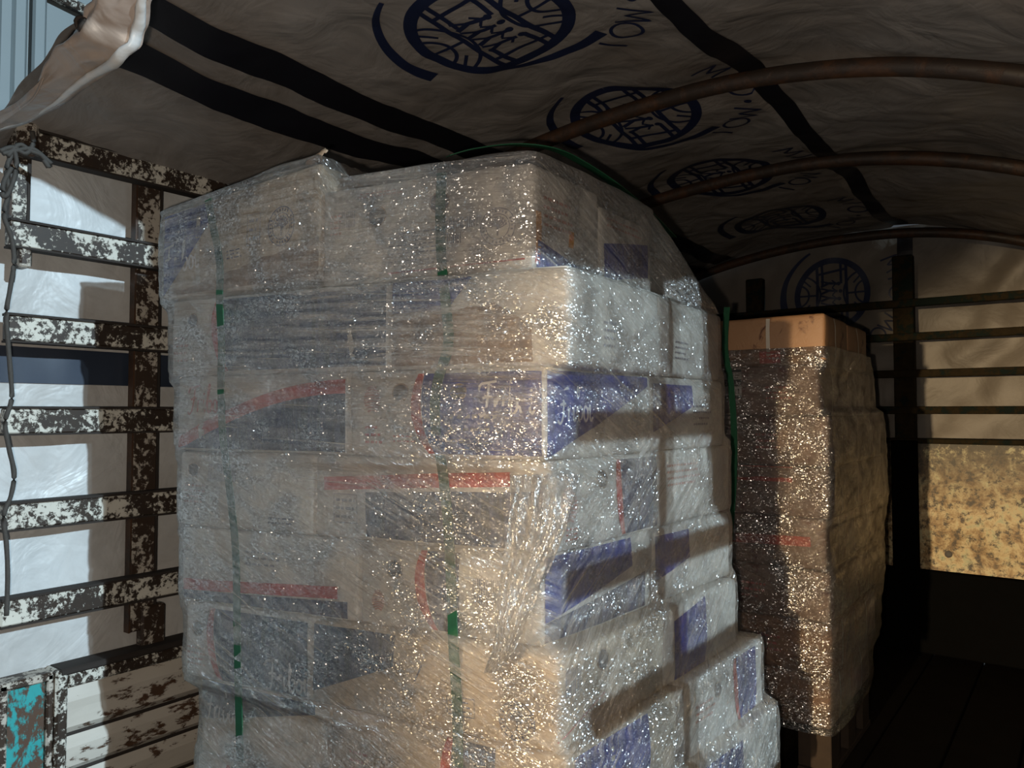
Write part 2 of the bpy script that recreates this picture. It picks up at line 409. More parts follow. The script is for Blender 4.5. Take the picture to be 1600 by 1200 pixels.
def emblem(S, parent):
    """round agency emblem: globe with grid, band with figures, two open arcs, lettering"""
    m = MB(); st = 0.05
    stroke(m, S, arc(0, 0, 1.0, 0, 360, 60), 0.17)
    for a in (-0.27, 0.27):                                   # the band across
        xx = math.sqrt(1 - a*a)*0.95; stroke(m, S, [(-xx, a), (-0.35, a)], 0.075); stroke(m, S, [(xx, a), (0.30, a)], 0.075)
    for sg in (-1, 1):
        stroke(m, S, [(-0.9, sg*0.42), (0.9, sg*0.42)], 0.085)
        stroke(m, S, arc(0, sg*1.0, 0.34, 180 if sg > 0 else 0, 360 if sg > 0 else 180), 0.055)
        stroke(m, S, arc(0, sg*0.95, 0.62, 200 if sg > 0 else 20, 340 if sg > 0 else 160), 0.055)
        stroke(m, S, [(0, sg*0.42), (0, sg*0.95)], 0.055)
        stroke(m, S, [(-0.28, sg*0.62), (-0.5, sg*0.84)], 0.05); stroke(m, S, [(0.28, sg*0.62), (0.5, sg*0.84)], 0.05)
        stroke(m, S, [(sg*0.62, -0.42), (sg*0.72, 0.42)], 0.07)
    # figures inside the band
    for k in range(4):
        x = -0.36 + k*0.22
        disc(m, S, x, 0.24-0.04*(k % 2), 0.055)
        stroke(m, S, [(x, 0.16), (x+0.04, -0.08), (x-0.05, -0.32)], 0.07); stroke(m, S, [(x+0.03, -0.05), (x+0.12, -0.32)], 0.05)
        stroke(m, S, [(x-0.09, 0.02), (x+0.02, 0.12), (x+0.12, 0.0)], 0.04)
    # open outer arcs
    tp = lambda t: 0.05 + 0.14*math.sin(math.pi*min(1, t*1.02))
    stroke(m, S, arc(0, 0, 1.42, 335, 252, 30), lambda t: 0.06 + 0.16*t)
    stroke(m, S, [(1.05*k*math.cos(a), 1.05*k*math.sin(a)) for a, k in [(math.radians(232-92*i/30), 1+.42*(i/30)**1.6) for i in range(31)]], lambda t: 0.06 + 0.14*t)
    # lettering IOM . OIM on the arc above
    def glyph(ch, ang):
        a = math.radians(ang); cx, cy = 1.80*math.cos(a), 1.80*math.sin(a); tx, ty = math.sin(a), -math.cos(a); nx_, ny_ = math.cos(a), math.sin(a)
        G = {'I': [[(0, -.22), (0, .22)]], 'O': [arc(0, 0, 0.20, 0, 360, 18, 0.21)], 'M': [[(-.20, -.22), (-.15, .22), (0, -.10), (.15, .22), (.20, -.22)]]}[ch]
        for g in G: stroke(m, S, [(cx+tx*x+nx_*y, cy+ty*x+ny_*y) for x, y in g], 0.05)
    for i, ch in enumerate('IOM'): glyph(ch, 150 - i*14)
    a = math.radians(108); disc(m, S, 1.80*math.cos(a), 1.80*math.sin(a), 0.06)
    for i, ch in enumerate('OIM'): glyph(ch, 94 - i*14)
    return m.build('printed_emblem', M['navy'] , parent)
def onroof(cx, cy, r, rot=0.0, off=0.003):
    c, s_ = math.cos(rot), math.sin(rot)
    def S(a, b):
        x = cx + r*(a*c - b*s_); y = cy + r*(a*s_ + b*c)
        return (x, y, roof_z(x, y) - off)
    return S
ROOFEM = [(-1.10, 1.38), (-1.10, 2.10), (-1.12, 2.83), (-1.12, 3.55)]
for cx, cy in ROOFEM:
    S0 = onroof(cx, cy, 0.185, 0)
    # on the underside the print shows its lettering on the side of the ridge
    emblem(lambda a, b, S0=S0: S0(b, -a), ceiling)
def roof_stripe(x0, x1, y0, y1, wav=0.0):
    m = MB(); n = 150
    def P(u, v):
        y = y0 + (y1-y0)*v; o = wav*(0.5*math.sin(y*3.1)+NZ(y*4, 2))
        x = x0 + (x1-x0)*u + o
        return (x, y, roof_z(x, y) - 0.004)
    m.grid(P, 4, n); return m.build('printed_stripe', M['stripe'], ceiling, smooth=True)
roof_stripe(-1.79, -1.69, roof_edge(-1.7)+0.02, 4.1, 0.004)
roof_stripe(-1.63, -1.53, roof_edge(-1.6)+0.02, 4.1, 0.006)
roof_stripe(-0.745, -0.675, 1.40, 4.1, 0.008)

# left tarp wall
def left_x(y, z):
    return XL + 0.052 + 0.014*NZ(y*2.5, z*1.2) + 0.006*NZ(y*9, z*5, 2) + 0.006*math.sin(y*21+NZ(z*2, y)*1.5)*(0.5+0.5*NZ(y, z*3, 7))
mb = MB(); mb.grid(lambda u, v: (left_x(0.35+3.8*u, 0.30+1.50*v) , 0.35+3.8*u, 0.30+1.50*v), 180, 90)
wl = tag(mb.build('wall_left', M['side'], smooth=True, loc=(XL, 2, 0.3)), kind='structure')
mb = MB(); mb.grid(lambda u, v: (left_x(0.35+3.8*u, H+0.075+0.092*v)+0.003, 0.35+3.8*u, H+0.075+0.092*v - 0.0), 180, 4)
mb.build('printed_stripe', M['navystripe'], wl, smooth=True)

# floor of planks
fl = tag(empty('floor', (XC, 2.4, 0)), kind='structure')
x = -2.2; 
while x < 0.10:
    m = MB(); m.box((x+0.003, 0.62, -0.05), (min(x+0.195, 0.12), 4.12, -0.0005 - 0.002*random.random()), 0.003); m.build('plank', M['floor'], fl); x += 0.2
m = MB(); m.box((-2.2, 0.62, -0.12), (0.12, 4.12, -0.052)); m.build('subfloor', M['dark'], fl)

# front wall: steel plate below, tarp above, rails and posts
wf = tag(empty('wall_front', (XC, 4.12, 0)), kind='structure')
m = MB(); m.grid(lambda u, v: (XL+0.02+(XR-XL-0.04)*u, 4.085+0.004*NZ(u*9, v*4), 0.385+0.595*v), 60, 20); m.build('steel_plate', M['plate'], wf, smooth=True)
m = MB(); m.box((XL+.02, 4.05, 0.0), (XR-.02, 4.12, 0.385), 0.006); m.build('painted_shade_sill', M['dark'], wf)  # near-black colour stands in for the shade below the golden light
m = MB(); m.box((XL+.02, 4.045, 0.975), (XR-.02, 4.10, 1.0), 0.004); m.build('plate_lip', M['greenrail'], wf)
m = MB(); disc(m, lambda a, b: (a, 4.0775, b), onY(1482, 866, 4.08).x, onY(1482, 866, 4.08).z, 0.016); m.build('rust_spot', M['bow'], wf)
m = MB(); disc(m, lambda a, b: (a, 4.0765, b), onY(1482, 866, 4.08).x, onY(1482, 866, 4.08).z, 0.007); m.build('bolt_hole', M['blackink'], wf)
def front_y(x, z): return 4.20 + 0.012*math.sin(x*7+z*9+2*NZ(x*2, z*2)) + 0.006*NZ(x*10, z*9) + 0.008*math.sin(x*16 - z*13 + NZ(x*3, z*3, 9)*3)*max(0, min(1, (x+0.7)*3))
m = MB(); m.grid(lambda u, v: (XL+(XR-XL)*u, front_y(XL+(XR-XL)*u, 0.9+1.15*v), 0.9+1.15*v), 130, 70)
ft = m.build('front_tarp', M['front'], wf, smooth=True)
emblem(lambda a, b: (-1.06+0.175*b, front_y(-1.06+0.175*b, H+0.62+0.175*a)-0.004, H+0.62+0.175*a), ft)
m = MB(); m.grid(lambda u, v: (-0.745+0.07*u, front_y(-0.745+0.07*u, 0.95+1.08*v)-0.005, 0.95+1.08*v), 3, 40); m.build('printed_stripe', M['stripe'], ft)
for z in (H+0.52, H+0.36, H+0.185, H+0.012):
    m = MB(); m.box((XL+.05, 4.02, z-0.018), (XR-.05, 4.05, z+0.018), 0.004); m.build('rail', M['greenrail'], wf)
for x in (-1.42, -0.70):
    m = MB(); m.box((x-0.045, 4.052, 0.97), (x+0.045, 4.10, H+0.78 - 0.12*abs(x+0.9)), 0.005); m.build('post', M['greenrail'], wf)
m = MB(); m.box((-0.755, 4.00, 0.385), (-0.645, 4.046, 0.99), 0.006); m.build('plate_brace', M['dark'], wf)

# right side: curtain drawn back, rails and post
wr = tag(empty('wall_right', (XR, 2.4, 0)), kind='structure')
def cur_edge(z):
    zz = z - H
    e = 1.94 + 0.015*math.sin(zz*9)
    if zz < 0.10: e += min(0.5, (0.10-zz)*1.6)
    return e
m = MB(); m.grid(lambda u, v: (lambda z: (lambda y: (XR+0.012*math.sin(y*26)*(1-0.2*v), y, z))(cur_edge(z)+(4.15-cur_edge(z))*u))(0.3+1.52*v), 90, 40)
m.build('side_curtain', M['roof'], wr, smooth=True)
for z in (H+0.27, H-0.03, H-0.30):
    m = MB(); m.box((XR-0.10, 1.30, z-0.027), (XR-0.065, 4.0, z+0.027), 0.004); m.build('rail', M['rail'], wr)
m = MB(); m.box((XR-0.065, 1.64, 0.0), (XR-0.025, 1.715, H+0.64), 0.004); m.build('post', M['post'], wr)
m = MB(); m.box((XR-0.06, 0.7, 0.0), (XR-0.02, 4.1, 0.45), 0.004); m.build('side_board', M['board'], wr)

# roof bows, each bent tube a thing
bowlab = {2.0: 'rusty bent steel roof bow nearest the camera, crossing above the near pallet',
          2.8: 'dark bent steel roof bow in the middle of the tarp roof', 4.06: 'dark roof bow against the front wall of the truck bed'}
for yb in BOWS[1:]:
    m = MB(); pts = []
    for i in range(49):
        x = -2.12 + 2.17*i/48
        pts.append((x, yb, H + roof_base(x) - 0.038 - 0.012*max(0, yb-2) + 0.006*NZ(x*2, yb)))
    pts = [(-2.12, yb, 1.55)] + pts + [(0.06, yb, 1.55)]
    m.tube(pts, 0.024, 8, 1.0)
    tag(m.build('roof_bow', M['bow'], smooth=True), bowlab[yb], 'roof bow', 'steel bows under the tarp roof')

# ---------------------------------------------------------------- left side gate
gx = -2.085
gate = tag(empty('side_gate', (gx, 0.9, 0.5)), 'rusty white slatted steel side gate in front of the left tarp wall', 'gate')
RZ = [0.668, 0.435, 0.205, -0.020, -0.250, -0.478]
def gy(px, py=640): return onX(px, py, gx+0.02).y
y_a = gy(10); 
for i, z in enumerate(RZ):
    m = MB(); hh = 0.031 if i else 0.030; y0 = gy(32, 215) if i == 0 else y_a
    zc = H + z
    n = 30
    # rail with channel lips: face + thin upper lip
    m.box((gx-0.018, y0, zc-hh), (gx+0.016, 4.0, zc+hh), 0.004)
    r = m.build('rail', M['rail'], gate)
    m = MB(); m.box((gx-0.02, y0, zc+hh-0.001), (gx+0.020, 4.0, zc+hh+0.005)); m.build('rail_edge', M['seam'], r)
    m = MB(); m.box((gx-0.02, y0, zc-hh-0.004), (gx+0.019, 4.0, zc-hh+0.001)); m.build('rail_edge', M['seam'], r)
def post(ya, yb, z0, z1, mat, name='post'):
    m = MB(); m.box((gx-0.042, ya, z0), (gx-0.0185, yb, z1), 0.004); p = m.build(name, mat, gate)
    m = MB(); m.box((gx-0.043, ya-0.004, z0), (gx-0.017, ya+0.001, z1)); m.build('post_edge', M['bow'], p)
    m = MB(); m.box((gx-0.022, yb-0.004, z0), (gx-0.015, yb+0.003, z1)); m.build('post_edge', M['seam'], p)
pa, pb = onX(209, 600, gx-0.02).y, onX(247, 600, gx-0.02).y
zr = [H+z for z in RZ]
post(pa, pb, H-0.60, H+0.665, M['post'])
for k in range(1, 4):
    post(pa + 0.85*k, pb + 0.85*k, H-0.60, H+0.665, M['post'])
post(gy(20), gy(47), H+0.44, H+0.70, M['rail'], 'end_post')
m = MB(); m.box((gx-0.045, pa+0.03, H-0.66), (gx-0.01, pb+0.03, H-0.535), 0.006); m.build('post_socket', M['post'], gate)
m = MB(); m.box((gx-0.03, gy(26), H+0.355), (gx+0.02, gy(44), H+0.402), 0.004); m.build('hinge_lug', M['post'], gate)
# corner lug at the top
m = MB(); m.box((gx-0.035, gy(16), H+0.63), (gx+0.03, gy(52), H+0.72), 0.012); m.build('corner_bracket', M['post'], gate)

# lower side board with teal end panel
sb = tag(empty('side_board', (-2.11, 0.9, 0)), 'worn white steel drop side with rusty seams below the left gate', 'side board')
bx = -2.10
Yt0, Yt1 = onX(6, 1100, bx+.03).y, onX(79, 1100, bx+.03).y
Yp1 = onX(104, 1100, bx+.03).y
m = MB(); m.box((bx-0.03, Yt0, 0.02), (bx+0.02, Yt1, 0.462), 0.008); tp = m.build('end_panel', M['teal'], sb); tp['label'] = 'chipped teal painted end panel'
for (a, b) in ((Yt0-0.012, Yt0+0.008), (Yt1-0.010, Yt1+0.006)):
    m = MB(); m.box((bx-0.03, a, 0.0), (bx+0.034, b, 0.475), 0.004); m.build('panel_edge', M['post'], tp)
m = MB(); m.box((bx-0.03, Yt0-0.012, 0.458), (bx+0.034, Yt1+0.006, 0.478), 0.004); m.build('panel_edge', M['post'], tp)
m = MB(); m.box((bx-0.03, Yt1+0.008, 0.0), (bx+0.040, Yp1, 0.478), 0.006); m.build('end_post', M['rail'], sb)
m = MB(); m.box((bx-0.03, Yp1+0.001, 0.428), (bx+0.036, 4.05, 0.462), 0.006); m.build('top_rail', M['rail'], sb)
m = MB(); m.box((bx-0.03, Yp1-0.02, 0.463), (bx+0.042, 4.05, 0.480), 0.004); m.build('top_lip', M['seam'], sb)
zs = [0.425, 0.300, 0.205, 0.105, 0.005]
for k in range(4):
    z1, z0 = zs[k]-0.003, zs[k+1]+0.005
    m = MB()
    prof = [(0.0, 0), (0.014, 0.15), (0.016, 0.7), (0.004, 1.0)]
    def P(u, v, z0=z0, z1=z1):
        a = v*3; i = min(2, int(a)); t = a-i
        dx = prof[i][0]+(prof[i+1][0]-prof[i][0])*t; zz = prof[i][1]+(prof[i+1][1]-prof[i][1])*t
        y = Yp1+0.002+(4.05-Yp1)*u
        return (bx+dx+0.003*NZ(y*5, zz*3+k), y, z0+(z1-z0)*zz)
    m.grid(P, 60, 9); m.build('plank', M['board'], sb)
    m = MB(); m.box((bx-0.02, Yp1, z0-0.010), (bx-0.001, 4.05, z0+0.004)); m.build('plank_seam', M['seam'], sb)
m = MB(); m.box((bx-0.03, Yp1, 0.0), (bx-0.021, 4.05, 0.43)); m.build('backing', M['seam'], sb)

# tarp flap folded back at the rear corner, with an eyelet
def flap():
    up = [(262, -60), (172, -18), (140, 25), (95, 85), (50, 150), (-20, 196)]
    mid = [(265, -40), (215, 10), (185, 55), (140, 105), (60, 160), (-20, 204)]
    lo = [(268, -20), (232, 30), (206, 72), (203, 93), (152, 126), (52, 182)]
    lo = [(270, -30), (245, 5), (222, 48), (204, 92), (150, 127), (60, 180), (-20, 212)]
    up = [(190, -60), (166, -20), (140, 22), (112, 62), (84, 100), (52, 158), (-20, 200)]
    m = MB()
    U = catmull([onY(x, y, 0.60) for x, y in up], 8); L = catmull([onY(x, y, 0.66) for x, y in lo], 8)
    def P(u, v):
        i = u*(len(U)-1); k = min(len(U)-2, int(i)); t = i-k
        a = U[k].lerp(U[k+1], t); b = L[k].lerp(L[k+1], t)
        p = a.lerp(b, v)
        p.y += -0.035*math.sin(math.pi*v) + 0.010*NZ(u*9, v*4) + 0.006*math.sin(v*9+u*14)
        p.z += 0.006*NZ(u*14, v*5, 4)
        return p
    m.grid(P, 60, 24)
    r = empty('tarp_flap', tuple(onY(150, 60, 0.64)))
    tag(r, 'beige tarp flap folded back at the top left corner with an eyelet', 'tarp')
    b = m.build('folded_sheet', M['flap'], r, smooth=True)
    sd = b.modifiers.new('thick', 'SOLIDIFY'); sd.thickness = 0.002; sd.offset = 1
    # rolled bright hem
    m = MB(); hem = [(u, 0.97) for u in [i/40 for i in range(41)]]
    pts = [P(u, v) + Vector((0, -0.008, -0.002)) for u, v in hem]
    m.tube(pts, lambda t: 0.004+0.008*math.sin(math.pi*min(1, t*1.1))**2+0.002*NZ(t*12, 1), 8, 0.6)
    m.build('rolled_hem', M['side'], r, smooth=True)
    c = P(0.42, 0.32) + Vector((0, -0.006, 0)); m = MB(); pts = [(c.x+0.0125*math.cos(a), c.y+0.004*math.sin(a*2), c.z+0.0125*math.sin(a)) for a in [2*math.pi*i/20 for i in range(21)]]
    m.tube(pts, 0.0035, 6); m.build('eyelet', M['seam'], r, smooth=True)
    m = MB(); disc(m, lambda a, b_: (a, c.y-0.001, b_), c.x, c.z, 0.011); m.build('eyelet_hole', M['blackink'], r)
flap()

# rope hanging at the rear corner
pts = catmull([onX(x, y, gx+0.06) for x, y in [(28, 225), (10, 262), (14, 300), (6, 335), (18, 372), (22, 410), (16, 450), (10, 490), (13, 540), (17, 590), (18, 625), (8, 660), (14, 700), (22, 740), (17, 775), (6, 805), (10, 850), (12, 900), (10, 962)]], 6)
m = MB(); m.tube(pts, lambda t: 0.0055+0.001*NZ(t*30, 0), 8)
tag(m.build('rope', M['rope'], smooth=True), 'dark grey rope hanging down the left end of the gate', 'rope')
kn = empty('rope_knot', tuple(onX(30, 240, gx+0.06))); tag(kn, 'knotted rope tied round the top left corner of the gate', 'rope')
for q in ([(4, 240), (22, 236), (46, 232), (60, 238), (80, 256)], [(20, 228), (26, 260), (14, 300), (4, 306), (6, 285), (18, 262)], [(0, 236), (20, 230), (40, 240), (52, 224), (50, 205)], [(12, 244), (30, 226), (48, 236), (66, 244), (76, 262), (68, 250)]):
    m = MB(); m.tube(catmull([onX(a, b, gx+0.065) for a, b in q], 6), 0.0055, 7); m.build('strand', M['rope'], kn, smooth=True)

# container outside, beyond the flap
ct = tag(empty('cargo_container', (-3.1, 0.5, 0)), 'pale blue grey ribbed steel container outside at top left', 'container')
cx = -3.1
m = MB(); m.box((cx-0.1, -0.6, -1.0), (cx, 2.6, 3.2)); m.build('wall_panel', M['container'], ct)
for px in (14, 36, 66):
    y = onX(px, 60, cx).y
    m = MB(); m.box((cx-0.005, y-0.045, -0.9), (cx+0.035, y+0.002, 3.1), 0.008); m.build('rib', M['container'], ct)
    m = MB(); m.box((cx-0.004, y+0.003, -0.9), (cx+0.006, y+0.011, 3.1)); m.build('joint', M['seam'], ct)
a = onX(60, -8, cx); b = onX(150, 30, cx)
m = MB(); m.tube([(cx+0.02, a.y-0.02, a.z+0.02), (cx+0.02, b.y, b.z), (cx+0.02, b.y+(b.y-a.y)*2, b.z+(b.z-a.z)*2)], 0.022, 6); m.build('diagonal_brace', M['rail'], ct)

# ---------------------------------------------------------------- cartons
FRI = [[(0, .74), (.08, .93), (.3, .97), (.62, 1.02)], [(.36, .97), (.32, .5), (.24, .08), (.12, -.08), (0, 0)], [(.14, .48), (.32, .53), (.48, .52)],
       [(.56, 0), (.58, .45), (.60, .30), (.68, .50), (.76, .44)], [(.86, .48), (.84, .12), (.90, 0), (.98, .10)],
       [(1.02, .2), (1.16, .72), (1.19, 1.0), (1.12, 1.02), (1.09, .5), (1.11, .06), (1.22, 0), (1.33, .2), (1.29, .42), (1.18, .40)],
       arc(1.52, .22, .11, 0, 360, 14, .23), [(1.62, .40), (1.72, .36), (1.77, .50), (1.75, .12), (1.82, 0), (1.92, .12)]]
DOTS = [(.885, .70), (1.79, .72)]
def script_word(m, S, x, y, h, wd=None):
    for s_ in FRI:
        p = catmull([(a, b, 0) for a, b in s_], 5)
        stroke(m, S, [(x+q.x*h, y+q.y*h) for q in p], wd or h*0.085, 1)
    for a, b in DOTS: disc(m, S, x+a*h, y+b*h, h*0.05, n=8)
def stamp(m, S, cx, cy, r):
    stroke(m, S, arc(cx, cy, r, 0, 360, 30), r*0.07, 1); stroke(m, S, arc(cx, cy, r*0.68, 0, 360, 24), r*0.05, 1)
    for k in range(26):
        a = 2*math.pi*k/26
        if k % 7 == 3: continue
        stroke(m, S, [(cx+r*.77*math.cos(a), cy+r*.77*math.sin(a)), (cx+r*.92*math.cos(a+.03), cy+r*.92*math.sin(a+.03))], r*0.10, 1)
    # tree
    stroke(m, S, [(cx, cy-r*.5), (cx, cy)], r*0.1, 1)
    for k in range(9):
        a = math.radians(10+k*20); stroke(m, S, [(cx, cy-r*.15+r*.02*k % .1), (cx+r*.55*math.cos(a), cy+r*.55*math.sin(a))], r*0.06, 1)
        for j in (0.35, 0.5): disc(m, S, cx+r*j*math.cos(a+.1), cy+r*j*math.sin(a+.1), r*.05, n=6)
def textlines(m, S, x, y, wd, h, n, rnd):
    for k in range(n):
        yy = y + h*(1-(k+.5)/n); xx = x
        while xx < x+wd*(0.7+0.3*rnd.random()):
            l = rnd.uniform(.004, .016); stroke(m, S, [(xx, yy), (min(xx+l, x+wd), yy)], h/n*0.34, 1); xx += l+.004
def barcode(m, S, x, y, wd, h, rnd):
    xx = x
    while xx < x+wd:
        l = rnd.choice((.0012, .002, .003)); stroke(m, S, [(xx, y), (xx, y+h)], l, 1); xx += l+rnd.choice((.0015, .0025))

class Carton:
    """rounded, slightly crushed carton on a quadrilateral footprint; faces addressed in metres"""
    def __init__(s, q, z0, z1, seed, bulge=0.006, r=0.010, tilt=None):
        s.q = [Vector((p[0], p[1])) for p in q]      # front-left, front-right, back-right, back-left
        s.z0, s.z1, s.seed, s.bulge = z0, z1, seed, bulge
        s.wf = (s.q[1]-s.q[0]).length; s.dp = (s.q[2]-s.q[1]).length; s.h = z1-z0; s.r = r; s.tilt = tilt
    def P(s, a, b, c, off=0.0):                     # a,b,c in -1..1 on the surface of the cube
        hx, hy, hz = s.wf/2, s.dp/2, s.h/2; r = s.r
        p = Vector((a*hx, b*hy, c*hz)); lim = Vector((hx-r, hy-r, hz-r))
        inn = Vector([max(-lim[i], min(lim[i], p[i])) for i in range(3)])
        d = p-inn
        if d.length > 1e-9: d.normalize(); p = inn+d*(r+off)
        nrm = d
        cr = max(0, 1-a*a)*max(0, 1-b*b) if abs(c) > .999 else (max(0, 1-a*a)*max(0, 1-c*c) if abs(b) > .999 else max(0, 1-b*b)*max(0, 1-c*c))
        p += nrm*(s.bulge*cr + 0.0025*NZ(p.x*11+s.seed, p.y*11, p.z*16))
        u, v = p.x/s.wf+.5, p.y/s.dp+.5; q = s.q
        g = (q[0]*(1-u)*(1-v)+q[1]*u*(1-v)+q[2]*u*v+q[3]*(1-u)*v)
        z = (s.z0+s.z1)/2+p.z
        if s.tilt:
            z += s.tilt(u, v, (p.z/s.h+.5))
        z += 0.002*NZ(g.x*5, g.y*5, s.seed)*(p.z/s.h+.5)
        return Vector((g.x, g.y, z))
    def front(s, off=0.0014): return lambda x, z: s.P(2*x/s.wf-1, -1, 2*z/s.h-1, off)
    def right(s, off=0.0014): return lambda y, z: s.P(1, 2*y/s.dp-1, 2*z/s.h-1, off)
    def left(s, off=0.0014): return lambda y, z: s.P(-1, 1-2*y/s.dp, 2*z/s.h-1, off)
    def body(s, mat, root):
        m = MB(); n, k = 14, 7
        def sub(L):   # denser near the ends
            n_ = 9; base = [-1, -1+2*s.r*0.5/L, -1+2*s.r/L]
            midn = [(-1+2*s.r/L)+(2-4*s.r/L)*i/n_ for i in range(1, n_)]
            return base+midn+[-x for x in reversed(base)]
        A, B, D = sub(s.wf), sub(s.dp), sub(s.h)
        def face(U, V, f):
            b = len(m.v)
            for y in V:
                for x in U: m.v.append(tuple(s.P(*f(x, y))))
            for j in range(len(V)-1):
                for i in range(len(U)-1):
                    q = b+j*len(U)+i; m.f.append((q, q+1, q+len(U)+1, q+len(U)))
        face(A, D, lambda x, y: (x, -1, y)); face(B, D, lambda x, y: (1, x, y))
        face(A, D, lambda x, y: (-x, 1, y)); face(B, D, lambda x, y: (-1, -x, y))
        face(A, B, lambda x, y: (x, y, 1)); face(A, B, lambda x, y: (-x, y, -1))
        return m.build('body', mat, root, smooth=True)

def decorate(c, root, S, wd, items, rnd):
    """items: (kind, ...) in fractions of the face"""
    h = c.h; cm = lambda z: max(0.006, min(h-0.006, z)); 
    for it in items:
        k = it[0]; m = MB()
        if k == 'blue' or k == 'slate':      # region between x0..x1, diagonal lower edge from zl0 to zl1, upper edge zh0..zh1 (fractions)
            _, x0, x1, l0, l1, h0, h1 = it; a, b = x0*wd+.006*(x0 == 0), x1*wd-.006*(x1 == 1)
            region(m, S, a, b, lambda x: cm(h*(l0+(l1-l0)*(x-a)/(b-a))), lambda x: cm(h*(h0+(h1-h0)*(x-a)/(b-a))), 18, 8)
            m.build('blue_panel', M[k], root, smooth=True)
        elif k == 'swoosh':                  # red band rising then blue beneath
            _, x0, x1, z0, z1 = it; a, b = x0*wd+.006*(x0 == 0), x1*wd-.006*(x1 == 1)
            g = lambda x: h*(z0+(z1-z0)*math.sin((x-a)/(b-a)*math.pi/2))
            region(m, S, a, b, lambda x: cm(g(x)-.03), lambda x: cm(g(x)), 22, 2); m.build('red_band', M['red'], root, smooth=True)
            m = MB(); region(m, S, a, b, .006, lambda x: cm(g(x)-.03), 22, 6); m.build('blue_panel', M['slate'], root, smooth=True)
        elif k == 'crescent':                # red crescent then blue to x1
            _, x0, x1, bl = it; xc = x0*wd; rr = h*0.9
            xl = lambda z: xc + (rr*0.9-math.sqrt(max(0, (rr*.9)**2-((z-h*.62))**2)))*0.9
            n = 12
            m.grid(lambda u, v: S(xl(.008+(h-.016)*v)+0.024*u*(0.5+0.5*math.sin(math.pi*(v*.9+.05))), .008+(h-.016)*v), 3, n); m.build('red_crescent', M['red'], root, smooth=True)
            m = MB(); xe = x1*wd-.007
            m.grid(lambda u, v: (lambda z: (lambda a: S(a+(xe-a)*u, z))(xl(z)+0.026*(0.5+0.5*math.sin(math.pi*(v*.9+.05)))))(.008+(h-.016)*v), 12, n)
            m.build('blue_panel', M[bl], root, smooth=True)
        elif k == 'hole':
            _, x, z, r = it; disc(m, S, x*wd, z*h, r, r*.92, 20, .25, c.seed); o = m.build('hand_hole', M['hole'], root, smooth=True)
            m = MB(); stroke(m, S, arc(x*wd, z*h, r*1.06, 0, 360, 24, r*.98), .003, 1); m.build('hole_rim', M['kraft'], o)
        elif k == 'word': _, x, z, hh, mt = it; script_word(m, S, x*wd, z*h, hh); m.build('lettering', M[mt], root)
        elif k == 'stamp': _, x, z, r, mt = it; stamp(m, S, x*wd, z*h, r); m.build('round_stamp', M[mt], root)
        elif k == 'hexa':
            _, x, z, r = it
            for j in range(9):
                yy = r*(1-j/4); ww = r*.9*(1-.45*abs(j/4-1)**2); stroke(m, S, dens([(x*wd-ww, z*h+yy), (x*wd, z*h+yy+.004), (x*wd+ww, z*h+yy)], .01), r*.17, 1)
            m.build('printed_badge', M['pink'], root)
        elif k == 'text': _, x, z, ww, hh, n, mt = it; textlines(m, S, x*wd, z*h, ww, hh, n, rnd); m.build('small_print', M[mt], root)
        elif k == 'bar': _, x, z, ww, hh, mt = it; barcode(m, S, x*wd, z*h, ww, hh, rnd); m.build('barcode', M[mt], root)
        elif k == 'frame':
            _, x, z, ww, hh, mt = it; X, Z = x*wd, z*h
            stroke(m, S, [(X, Z), (X+ww, Z), (X+ww, Z+hh), (X, Z+hh), (X, Z)], .002, 1); textlines(m, S, X+.005, Z+.004, ww-.01, hh-.008, 3, rnd); m.build('printed_box', M[mt], root)
        elif k == 'line': _, x0, x1, z0, z1, t, mt = it; stroke(m, S, [(x0*wd, z0*h), (x1*wd, z1*h)], t, .02); m.build('printed_line', M[mt], root)
        elif k == 'bare': # worn region showing raw board
            _, x0, x1, l, h0, h1, mt = it; a, b = x0*wd+.005*(x0 == 0), x1*wd-.005*(x1 == 1)
            region(m, S, a, b, cm(l*h), lambda x: cm(h*(h0+(h1-h0)*(x-a)/(b-a))+.006*NZ(x*30, c.seed)), 18, 5); m.build('bare_board', M[mt], root, smooth=True)
        elif k == 'tape': _, x, ww = it; region(m, S, x*wd, x*wd+ww, cm(.0), cm(h), 2, 8); m.build('tape', M['tape'], root, smooth=True)
        elif k == 'patch': _, x0, x1, z0, z1, mt = it; region(m, S, x0*wd, x1*wd, cm(z0*h), cm(z1*h), 6, 4); m.build('sticker', M[mt], root, smooth=True)

ROW = ['bottom row', 'second row up', 'third row up', 'fourth row up', 'fourth row down', 'third row down', 'second row down', 'top row']
ORD = ['bottom', 'second', 'third', 'fourth', 'fifth', 'sixth', 'seventh', 'top']
def carton(q, z0, z1, seed, mat, front=(), right=(), left=(), label='', group='', bulge=.006, r=.010, tilt=None, off=.0014):
    c = Carton(q, z0, z1, seed, bulge, r, tilt); rnd = random.Random(seed)
    cx = sum(p[0] for p in q)/4; cy = sum(p[1] for p in q)/4
    root = empty('carton', (cx, cy, z0)); tag(root, label, 'box', group)
    c.body(M[mat], root)
    decorate(c, root, c.front(off), c.wf, front, rnd); decorate(c, root, c.right(off), c.dp, right, rnd); decorate(c, root, c.left(off), c.dp, left, rnd)
    return c, root

